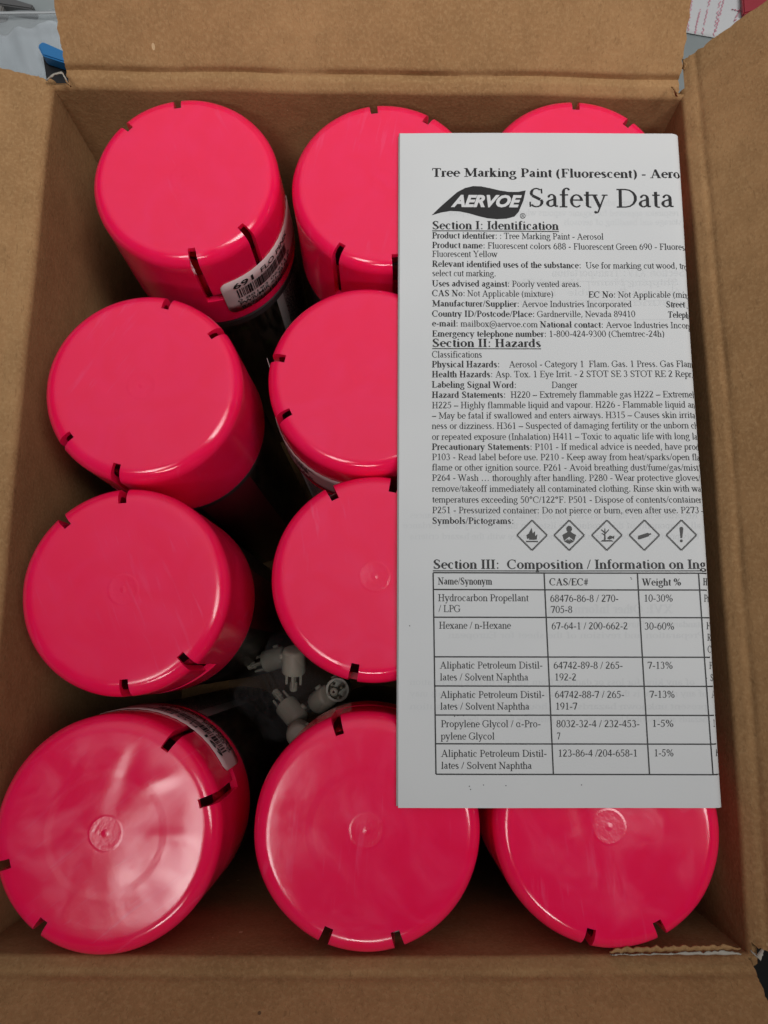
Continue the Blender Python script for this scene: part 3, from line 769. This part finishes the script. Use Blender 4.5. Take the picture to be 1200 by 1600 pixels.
T('68476-86-8 / 270-', 858.8, 940.4, 966, 940.4, B); T('705-8', 860, 957.7, 894, 957.7, B); T('10-30%', 1005, 940, 1050.7, 940, B); T('Pr', 1098.8, 940, 1110, 940, B)
T('Hexane / n-Hexane', 685.4, 982.4, 798, 982.4, B); T('67-64-1 / 200-662-2', 861, 983.3, 980.5, 983.3, B); T('30-60%', 1006, 983.7, 1053, 983.7, B)
T('Fl', 1103, 983, 1114, 983, B); T('R', 1104.5, 1001, 1112.5, 1001, B); T('C', 1105, 1019.7, 1113, 1019.7, B)
T('Aliphatic Petroleum Distil-', 687, 1044.4, 847.5, 1044.4, B); T('lates / Solvent Naphtha', 687, 1063, 825, 1063, B)
T('64742-89-8 / 265-', 864, 1044.8, 972.7, 1044.8, B); T('192-2', 865.7, 1063, 900, 1063, B); T('7-13%', 1011, 1044.8, 1050.7, 1044.8, B)
T('F', 1108, 1045, 1114, 1045, B); T('S', 1109.7, 1064, 1116, 1064, B)
T('Aliphatic Petroleum Distil-', 687.6, 1090.3, 850.5, 1090.3, B); T('lates / Solvent Naphtha', 687.6, 1108.5, 826.7, 1108.5, B)
T('64742-88-7 / 265-', 866, 1090.3, 975, 1090.3, B); T('191-7', 867, 1108.5, 901.7, 1108.5, B); T('7-13%', 1014, 1090, 1053.8, 1090, B); T('A', 1112, 1090, 1120, 1090, B)
T('Propylene Glycol / \u03b1-Pro-', 688.5, 1135.8, 844.5, 1135.8, B); T('pylene Glycol', 688.5, 1155, 772.5, 1155, B)
T('8032-32-4 / 232-453-', 868.3, 1135.8, 999, 1135.8, B); T('7', 869.6, 1155, 875, 1155, B); T('1-5%', 1017.8, 1135.4, 1052, 1135.4, B); T('N', 1114.5, 1135.4, 1123, 1135.4, B)
T('Aliphatic Petroleum Distil-', 689, 1182, 854, 1182, B); T('lates / Solvent Naphtha', 689, 1200.8, 830.6, 1200.8, B)
T('123-86-4 /204-658-1', 871, 1181.7, 995.7, 1181.7, B); T('1-5%', 1020.8, 1181.3, 1052, 1181.3, B); T('F', 1118, 1181.3, 1125, 1181.3, B)
for (x0, x1, y) in ((675, 873, 362.6), (675, 845, 545.8)): P.bar(x0, y, x1, y, 1.4, 8)
P.bar(676, 892.4, 1110, 892.4, 1.6, 60)
for (x, y) in ((733, 1228), (755, 1226), (735, 1233), (908, 1226), (985, 903), (986, 905), (1103, 1060), (640, 978), (710, 1119), (715, 1118), (724, 1118), (790, 1227)):
    P.px([(x + 1.1 * math.cos(a), y + 0.9 * math.sin(a)) for a in (5.2, 4.2, 3, 1.6, 0.4)])
P.done('printed_text', M_INK)

# table rules
P = Print(0.07)
xs0, xs1 = (676.5, 849.7, 995, 1090), (681, 864, 1014, 1113)
ys = (895.3, 921.5, 964.6, 1026.3, 1071.7, 1117, 1161.8, 1209.3)
for a, b in zip(xs0, xs1): P.bar(a, ys[0], b, ys[-1], 2.2, 24)
for y in ys:
    f = (y - ys[0]) / (ys[-1] - ys[0]); P.bar(xs0[0] + (xs1[0] - xs0[0]) * f, y, 1135, y + 0.8, 2.1, 90)
P.done('table_rule', M_INK)

# hazard diamonds
def sym(c, pts, s=23.5): return [(c[0] + x * s, c[1] - y * s) for x, y in pts]
for k, cx in enumerate((830.8, 888.8, 947.5, 1005.8, 1063.3)):
    c = (cx, 836.7); P = Print(0.06); s = 23.5
    cor = [(cx + s, c[1]), (cx, c[1] - s), (cx - s, c[1]), (cx, c[1] + s)]
    for i in range(4):
        a, b = cor[i], cor[(i + 1) % 4]
        for j in range(14):      # hatched border
            f0, f1 = j / 14, (j + 0.74) / 14
            P.bar(a[0] + (b[0] - a[0]) * f0, a[1] + (b[1] - a[1]) * f0, a[0] + (b[0] - a[0]) * f1, a[1] + (b[1] - a[1]) * f1, 2.9)
        P.bar(*a, *b, 1.0, 6)
    if k == 0:
        for tri in ([(-.30, -.28), (-.38, .0), (-.22, .12), (-.12, -.1)], [(-.2, -.3), (-.2, .15), (-.02, .5), (.06, .1), (.1, -.3)], [(.0, -.3), (.02, .1), (.2, .28), (.22, .0), (.2, -.3)], [(.12, -.3), (.22, -.05), (.36, .08), (.32, -.28)]):
            P.px(sym(c, tri))
        P.px(sym(c, [(-.4, -.46), (.4, -.46), (.4, -.37), (-.4, -.37)]))
    elif k == 1:
        P.px(sym(c, [(.2 * math.cos(t * .6283), .42 + .22 * math.sin(t * .6283)) for t in range(10)]))
        P.px(sym(c, [(-.46, .02), (-.2, .16), (-.08, .26), (.08, .26), (.2, .16), (.46, .02), (.34, -.38), (0.0, -.1), (-.34, -.38)]))
        P.px(sym(c, [(-.34, -.40), (-.06, -.24), (-.08, -.55)])); P.px(sym(c, [(.34, -.40), (.06, -.24), (.08, -.55)])); P.px(sym(c, [(-.1, -.5), (0, -.22), (.1, -.5), (0, -.6)]))
    elif k == 2:
        P.px(sym(c, [(-.2, -.35), (-.08, -.35), (-.1, .45), (-.16, .45)]))
        for q in ([(-.14, .1), (-.4, .35), (-.36, .4), (-.1, .2)], [(-.12, .15), (.12, .4), (.16, .35), (-.08, .08)], [(-.14, -.05), (-.36, .1), (-.33, .15), (-.1, .05)]): P.px(sym(c, q))
        P.px(sym(c, [(-.44, -.42), (.46, -.42), (.3, -.32), (-.3, -.32)]))
        P.px(sym(c, [(.0, -.2), (.2, -.02), (.4, -.08), (.5, -.02), (.48, -.26), (.38, -.2), (.16, -.3)]))
    elif k == 3:
        P.px(sym(c, [(-.44, -.2), (-.38, -.3), (.30, -.08), (.34, .1), (.22, .16), (-.40, -.04)])); P.px(sym(c, [(.3, .0), (.46, .04), (.44, .14), (.3, .1)]))
    else:
        P.px(sym(c, [(-.06, -.2), (.06, -.2), (.13, .45), (.06, .55), (-.06, .55), (-.13, .45)]))
        P.px(sym(c, [(.1 * math.cos(t * .785), -.38 + .1 * math.sin(t * .785)) for t in range(8)]))
    P.done('hazard_pictogram', M_DINK)

# logo: black wavy leaf with white slanted capitals
def c1(x, y): return (620 + x / 2.4, 200 + y / 2.4)
top = [(130, 332), (160, 303), (195, 272), (225, 246), (255, 230), (285, 223), (315, 224), (350, 231), (385, 239), (420, 244), (452, 244), (482, 238)]
bot = [(130, 332), (165, 322), (200, 316), (235, 318), (270, 325), (305, 335), (340, 343), (375, 346), (410, 344), (440, 336), (456, 318), (474, 275)]
P = Print(0.05)
for i in range(len(top) - 1):
    q = [c1(*top[i]), c1(*bot[i]), c1(*bot[i + 1]), c1(*top[i + 1])]
    P.px(q if i else [q[0], q[2], q[3]])
for i in range(16):
    a, b = i * math.pi / 8, (i + 1) * math.pi / 8; cx, cy = 816.3, 338.8
    P.px([(cx + 4.3 * math.cos(a), cy + 4.3 * math.sin(a)), (cx + 3.4 * math.cos(a), cy + 3.4 * math.sin(a)), (cx + 3.4 * math.cos(b), cy + 3.4 * math.sin(b)), (cx + 4.3 * math.cos(b), cy + 4.3 * math.sin(b))])
P.text('R', 813.9, 341, 818.9, 341, 4.8)
lo = P.done('logo', M_INK)
v, f = text_mesh('AERVOE', 1.0, 0.045, 0.32)
x0, x1 = min(p[0] for p in v), max(p[0] for p in v); y0, y1 = min(p[1] for p in v), max(p[1] for p in v)
vv = []
for p in v:
    q = bp(704 + (p[0] - x0) / (x1 - x0) * 111, 326 - (p[1] - y0) / (y1 - y0) * 19.5, PZ); vv.append((q.x, q.y, zp(q.x, q.y) + 0.085))
mesh_obj('logo_lettering', vv, f, M_WHITE, lo)

# ghost of the print on the reverse, showing faintly through the sheet
P = Print(0.03); T = P.text
T('|Section XIV: Transportation', 862, 432, 1070, 432, 12, True)
for y, a, b, s in ((322, 690, 1050, 'should be worn when there is any risk of contact with skin or eyes'), (338, 700, 1060, 'respirator approved for organic vapours where ventilation is poor'),
                   (352, 880, 1065, 'storage and handling of aerosols'), (446, 790, 1060, 'Shipping Name   Hazard Class'), (462, 800, 1066, 'Aerosols flammable   Limited'), (478, 810, 1075, 'ground transport only'),
                   (810, 640, 1090, 'Reportable under the Clean Air Act and the inventory of listed substances'), (826, 630, 1095, 'all components of this product are listed on the inventory in accordance'),
                   (843, 640, 1095, 'This product has been classified in accordance with the hazard criteria'), (980, 880, 1100, 'standards and European directives'),
                   (997, 700, 1100, 'Preparation and revision of the sheet for European'), (1070, 640, 1085, 'of any kind for loss or damage from the use of this information'), (1088, 640, 1105, 'of any material is the sole responsibility of the user, all materials may'),
                   (1108, 640, 1105, 'present unknown hazards and should be used with caution'), (1128, 700, 1105, 'hazards are described herein, we cannot guarantee these are the only')):
    T(s, a, y, b, y, 9.5, True)
T('|XVI: Other Information', 856, 958, 1050, 958, 13, True)
for y in (440, 470, 500): P.bar(790, y, 1070, y, 1.4, 20)
for x in (800, 920, 975, 1050): P.bar(x, 440, x + 3, 500, 1.4, 3)
P.done('show_through_print', M_GHOST)

# ------------------------------------------------------------------ plastic bag of spare nozzles down between the cans
M_NOZ = simple('white_nozzle_plastic', (0.42, 0.40, 0.32), 0.4, **{'Subsurface Weight': 0.1, 'Subsurface Scale': 0.003})
BZ = 128.0
bc = bp(478, 1085, BZ)
def nozzle():
    V, F = [], []
    def lath(prof, n=28, off=(0, 0, 0), axis='z'):
        b = len(V)
        for (r, z) in prof:
            for k in range(n):
                a = 2 * math.pi * k / n
                p = (r * math.cos(a), r * math.sin(a), z) if axis == 'z' else (z, r * math.cos(a), r * math.sin(a))
                V.append((p[0] + off[0], p[1] + off[1], p[2] + off[2]))
        for i in range(len(prof) - 1):
            for k in range(n): F.append((b + i * n + k, b + i * n + (k + 1) % n, b + (i + 1) * n + (k + 1) % n, b + (i + 1) * n + k))
    lath([(0.01, 9.4), (3.2, 9.5), (4.0, 9.1), (4.4, 8.3), (4.6, 0.6), (4.5, 0.0), (3.6, 0.0), (3.5, 5.5), (0.01, 5.5)])
    lath([(1.0, 5.5), (1.0, -4.5), (1.5, -5.0), (1.5, -8.0), (0.8, -8.5), (0.5, -8.5), (0.5, -4)], 16)
    for k in range(4):
        a = k * math.pi / 2; lath([(0.01, 0), (0.6, 0), (0.5, -5.5), (0.01, -6)], 8, (2.7 * math.cos(a), 2.7 * math.sin(a), 0))
    o = mesh_obj('spray_nozzle', V, F, M_NOZ, None, True); sharp(o, 40)
    n2 = len(V); V2, F2 = [], []
    for (r, x) in ((1.3, 4.0), (1.3, 5.4), (0.5, 5.45), (0.45, 4.6), (0.01, 4.6)):
        for k in range(16):
            a = 2 * math.pi * k / 16; V2.append((x, r * math.cos(a), 6 + r * math.sin(a)))
    for i in range(4):
        for k in range(16): F2.append((i * 16 + k, i * 16 + (k + 1) % 16, (i + 1) * 16 + (k + 1) % 16, (i + 1) * 16 + k))
    t = mesh_obj('tip', V2, F2, M_NOZ, o, True)
    return o, t
nz, nt_ = nozzle()
NOZ = [((459, 1049), 132, (0.05, 0.85, 0.45), 'white spray nozzle at the back of the plastic bag, its prongs pointing to the viewer'),
       ((527, 1078), 130, (0.10, 0.05, -1.0), 'white spray nozzle showing its round hollow underside, beside the half covered can'),
       ((447, 1102), 124, (0.60, -0.60, 0.45), 'white spray nozzle lying tilted at the left of the plastic bag'),
       ((497, 1098), 121, (0.50, 0.35, 0.75), 'white spray nozzle wedged in the middle of the plastic bag'),
       ((467, 1142), 130, (0.08, -0.10, 1.0), 'white spray nozzle with its flat round top facing up, front of the plastic bag'),
       ((415, 1034), 108, (0.90, 0.25, 0.3), 'white spray nozzle in shade at the far left of the plastic bag')]
for i, (pp, z, head, lab) in enumerate(NOZ):
    if i == 0: o, t = nz, nt_
    else:
        o = nz.copy(); COL.objects.link(o); t = nt_.copy(); COL.objects.link(t); t.parent = o
    p = bp(*pp, z); o.location = (p.x * MM, p.y * MM, z * MM); o.rotation_euler = Vector(head).to_track_quat('Z', 'Y').to_euler()
    tag(o, lab, 'nozzle', 'spare white nozzles in the plastic bag')
M_BAG = clear_mat('clear_plastic_film', (0.95, 0.95, 0.95), 0.015, 0.12)
# crumpled film bag pushed into the pocket between four cans
V, F = [], []; NU, NV = 90, 34
near = [cap_centres[q] for q in (5, 6, 7, 8)]
pc = Vector((sum(c.x for c in near) / 4, sum(c.y for c in near) / 4, 0))
for j in range(NV + 1):
    g = (j + 0.02) / (NV + 0.02)
    for i in range(NU):
        a = 2 * math.pi * i / NU; u = Vector((math.cos(a), math.sin(a))); lim = 23.0
        for c in near:                                       # stay clear of the cans round the pocket
            d = Vector((c.x - pc.x, c.y - pc.y)); b_ = u.dot(d); q = b_ * b_ - d.length_squared + 32.0 ** 2
            if q > 0 and b_ > 0: lim = min(lim, b_ - math.sqrt(q))
        r = lim * g; x, y = pc.x + r * u.x, pc.y + r * u.y
        cz = abs(noise.noise(Vector((x * .10, y * .07, 2)))) * 9 + abs(noise.noise(Vector((x * .25 + y * .1, y * .2, 6)))) * 3.0
        V.append((x, y, 140 + cz - 32 * g ** 4))
for j in range(NV):
    for i in range(NU): F.append((j * NU + i, (j + 1) * NU + i, (j + 1) * NU + (i + 1) % NU, j * NU + (i + 1) % NU))
F.append(tuple(range(NU)))
bag = mesh_obj('plastic_bag', V, F, M_BAG, None, True)
tag(bag, 'crumpled clear plastic bag of white nozzles pushed down between four spray cans', 'bag')

# ------------------------------------------------------------------ things on the table behind the box
M_BAG2 = clear_mat('zip_bag_film', (0.90, 0.91, 0.92), 0.18, 0.22)
def patch(name, corners, z, mat, parent, nx=14, ny=14, amp=2.0, seed=1, thick=0.2):
    q = [bp(*c, z) for c in corners]; V, F = [], []
    for j in range(ny + 1):
        for i in range(nx + 1):
            a = q[0].lerp(q[1], i / nx); b = q[3].lerp(q[2], i / nx); p = a.lerp(b, j / ny)
            h = noise.noise(Vector((p.x * .03, p.y * .03, seed))) + 0.6 * noise.noise(Vector((p.x * .09 + p.y * .03, p.y * .02, seed + 4)))
            V.append((p.x, p.y, p.z + amp * h))
    for j in range(ny):
        for i in range(nx):
            a = j * (nx + 1) + i; F.append((a, a + nx + 1, a + nx + 2, a + 1))
    o = mesh_obj(name, V, F, mat, parent, True); solidify(o, thick, -1); return o
zb = thing('zip_bag', 'clear zip bag holding a white cloth, lying on the table behind the box', 'bag')
patch('cloth', [(-40, 44), (120, 38), (150, 170), (-40, 190)], TZ + 12, simple('white_cloth', (0.62, 0.67, 0.69), 0.8), zb, 40, 40, 9.0, 2, 1.0)
patch('bag_film', [(-80, 18), (160, 14), (170, 190), (-60, 210)], TZ + 28, M_BAG2, zb, 24, 24, 4.0, 5, 0.15)
patch('zip_seal', [(-80, 19.0), (160, 15.5), (160, 19.0), (-80, 22.5)], TZ + 33, simple('zip_strip', (0.42, 0.44, 0.45), 0.3), zb, 10, 2, 0.5, 5, 0.6)
pn = thing('black_tool', 'dark grey tool lying behind the zip bag at the edge of the picture', 'tool')
def prism(name, pix, z0, z1, mat, parent):
    lo = [bp(*p, z1) for p in pix]; n = len(pix)
    V = [(p.x, p.y, z1) for p in lo] + [(p.x, p.y, z0) for p in lo]
    F = [tuple(range(n))] + [tuple(range(2 * n - 1, n - 1, -1))] + [(i, n + i, n + (i + 1) % n, (i + 1) % n) for i in range(n)]
    o = mesh_obj(name, V, F, mat, parent)
    bm = bmesh.new(); bm.from_mesh(o.data); bmesh.ops.recalc_face_normals(bm, faces=bm.faces)
    bmesh.ops.bevel(bm, geom=list(bm.edges), offset=0.0008, segments=2, affect='EDGES'); bm.to_mesh(o.data); bm.free(); return o
prism('handle', [(-30, 2), (50, 14), (52, 7), (10, -6), (-30, -20)], TZ, TZ + 9, simple('dark_grey_plastic', (0.10, 0.10, 0.10), 0.5), pn)
prism('jaw', [(3, 19), (6, 4), (-20, 2), (-20, 22)], TZ, TZ + 8, simple('dark_grey_metal', (0.16, 0.15, 0.14), 0.4), pn)
cl = thing('binder_clip', 'black clip with a blue top edge standing on the table behind the box corner', 'clip')
prism('clip_body', [(66, 84), (73, 130), (125, 140), (118, 98)], TZ + 12, TZ + 34, simple('black_plastic', (0.008, 0.008, 0.009), 0.5), cl)
prism('clip_top', [(58, 70), (66, 64), (120, 88), (122, 104), (66, 86)], TZ + 34.2, TZ + 42, simple('blue_plastic', (0.02, 0.17, 0.42), 0.45), cl)
note = thing('note_paper', 'white sheet with pink handwriting lying on the table behind the box', 'paper')
patch('sheet', [(1040, -60), (1190, -90), (1190, 72), (1066, 50)], TZ + 1, M_WHITE, note, 10, 10, 0.3, 3, 0.2)
P2v, P2f = [], []
rs = random.Random(21)
for (x0, y0, x1, y1) in ((1075, 48, 1082, -10), (1086, 52, 1094, 14), (1097, 55, 1110, -6), (1115, 58, 1126, -4), (1118, 50, 1131, 0), (1147, 34, 1160, 8), (1143, 14, 1160, 18)):
    prev = None; n = 34
    for i in range(n + 1):
        f = i / n; a = 2.1 * math.sin(i * 1.7 + rs.uniform(-.6, .6)) * rs.uniform(.3, 1)
        if i % 8 == 0 and rs.random() < 0.5: prev = None; continue
        q = bp(x0 + (x1 - x0) * f + a, y0 + (y1 - y0) * f + rs.uniform(-.5, .5), TZ + 1.6)
        if prev:
            d = (q - prev); m = Vector((-d.y, d.x, 0)).normalized() * 0.19; b = len(P2v)
            P2v += [tuple(prev + m), tuple(prev - m), tuple(q - m), tuple(q + m)]; P2f.append((b, b + 1, b + 2, b + 3))
        prev = q
mesh_obj('handwriting', P2v, P2f, simple('pink_ink', (0.62, 0.16, 0.25), 0.6), note)
rf = thing('red_folder', 'dark red folder edge lying beside the handwritten note', 'folder')
prism('cover', [(1159, -40), (1162, 21), (1210, 10), (1215, -60)], TZ + 2.2, TZ + 6, simple('red_card', (0.34, 0.025, 0.04), 0.5), rf)
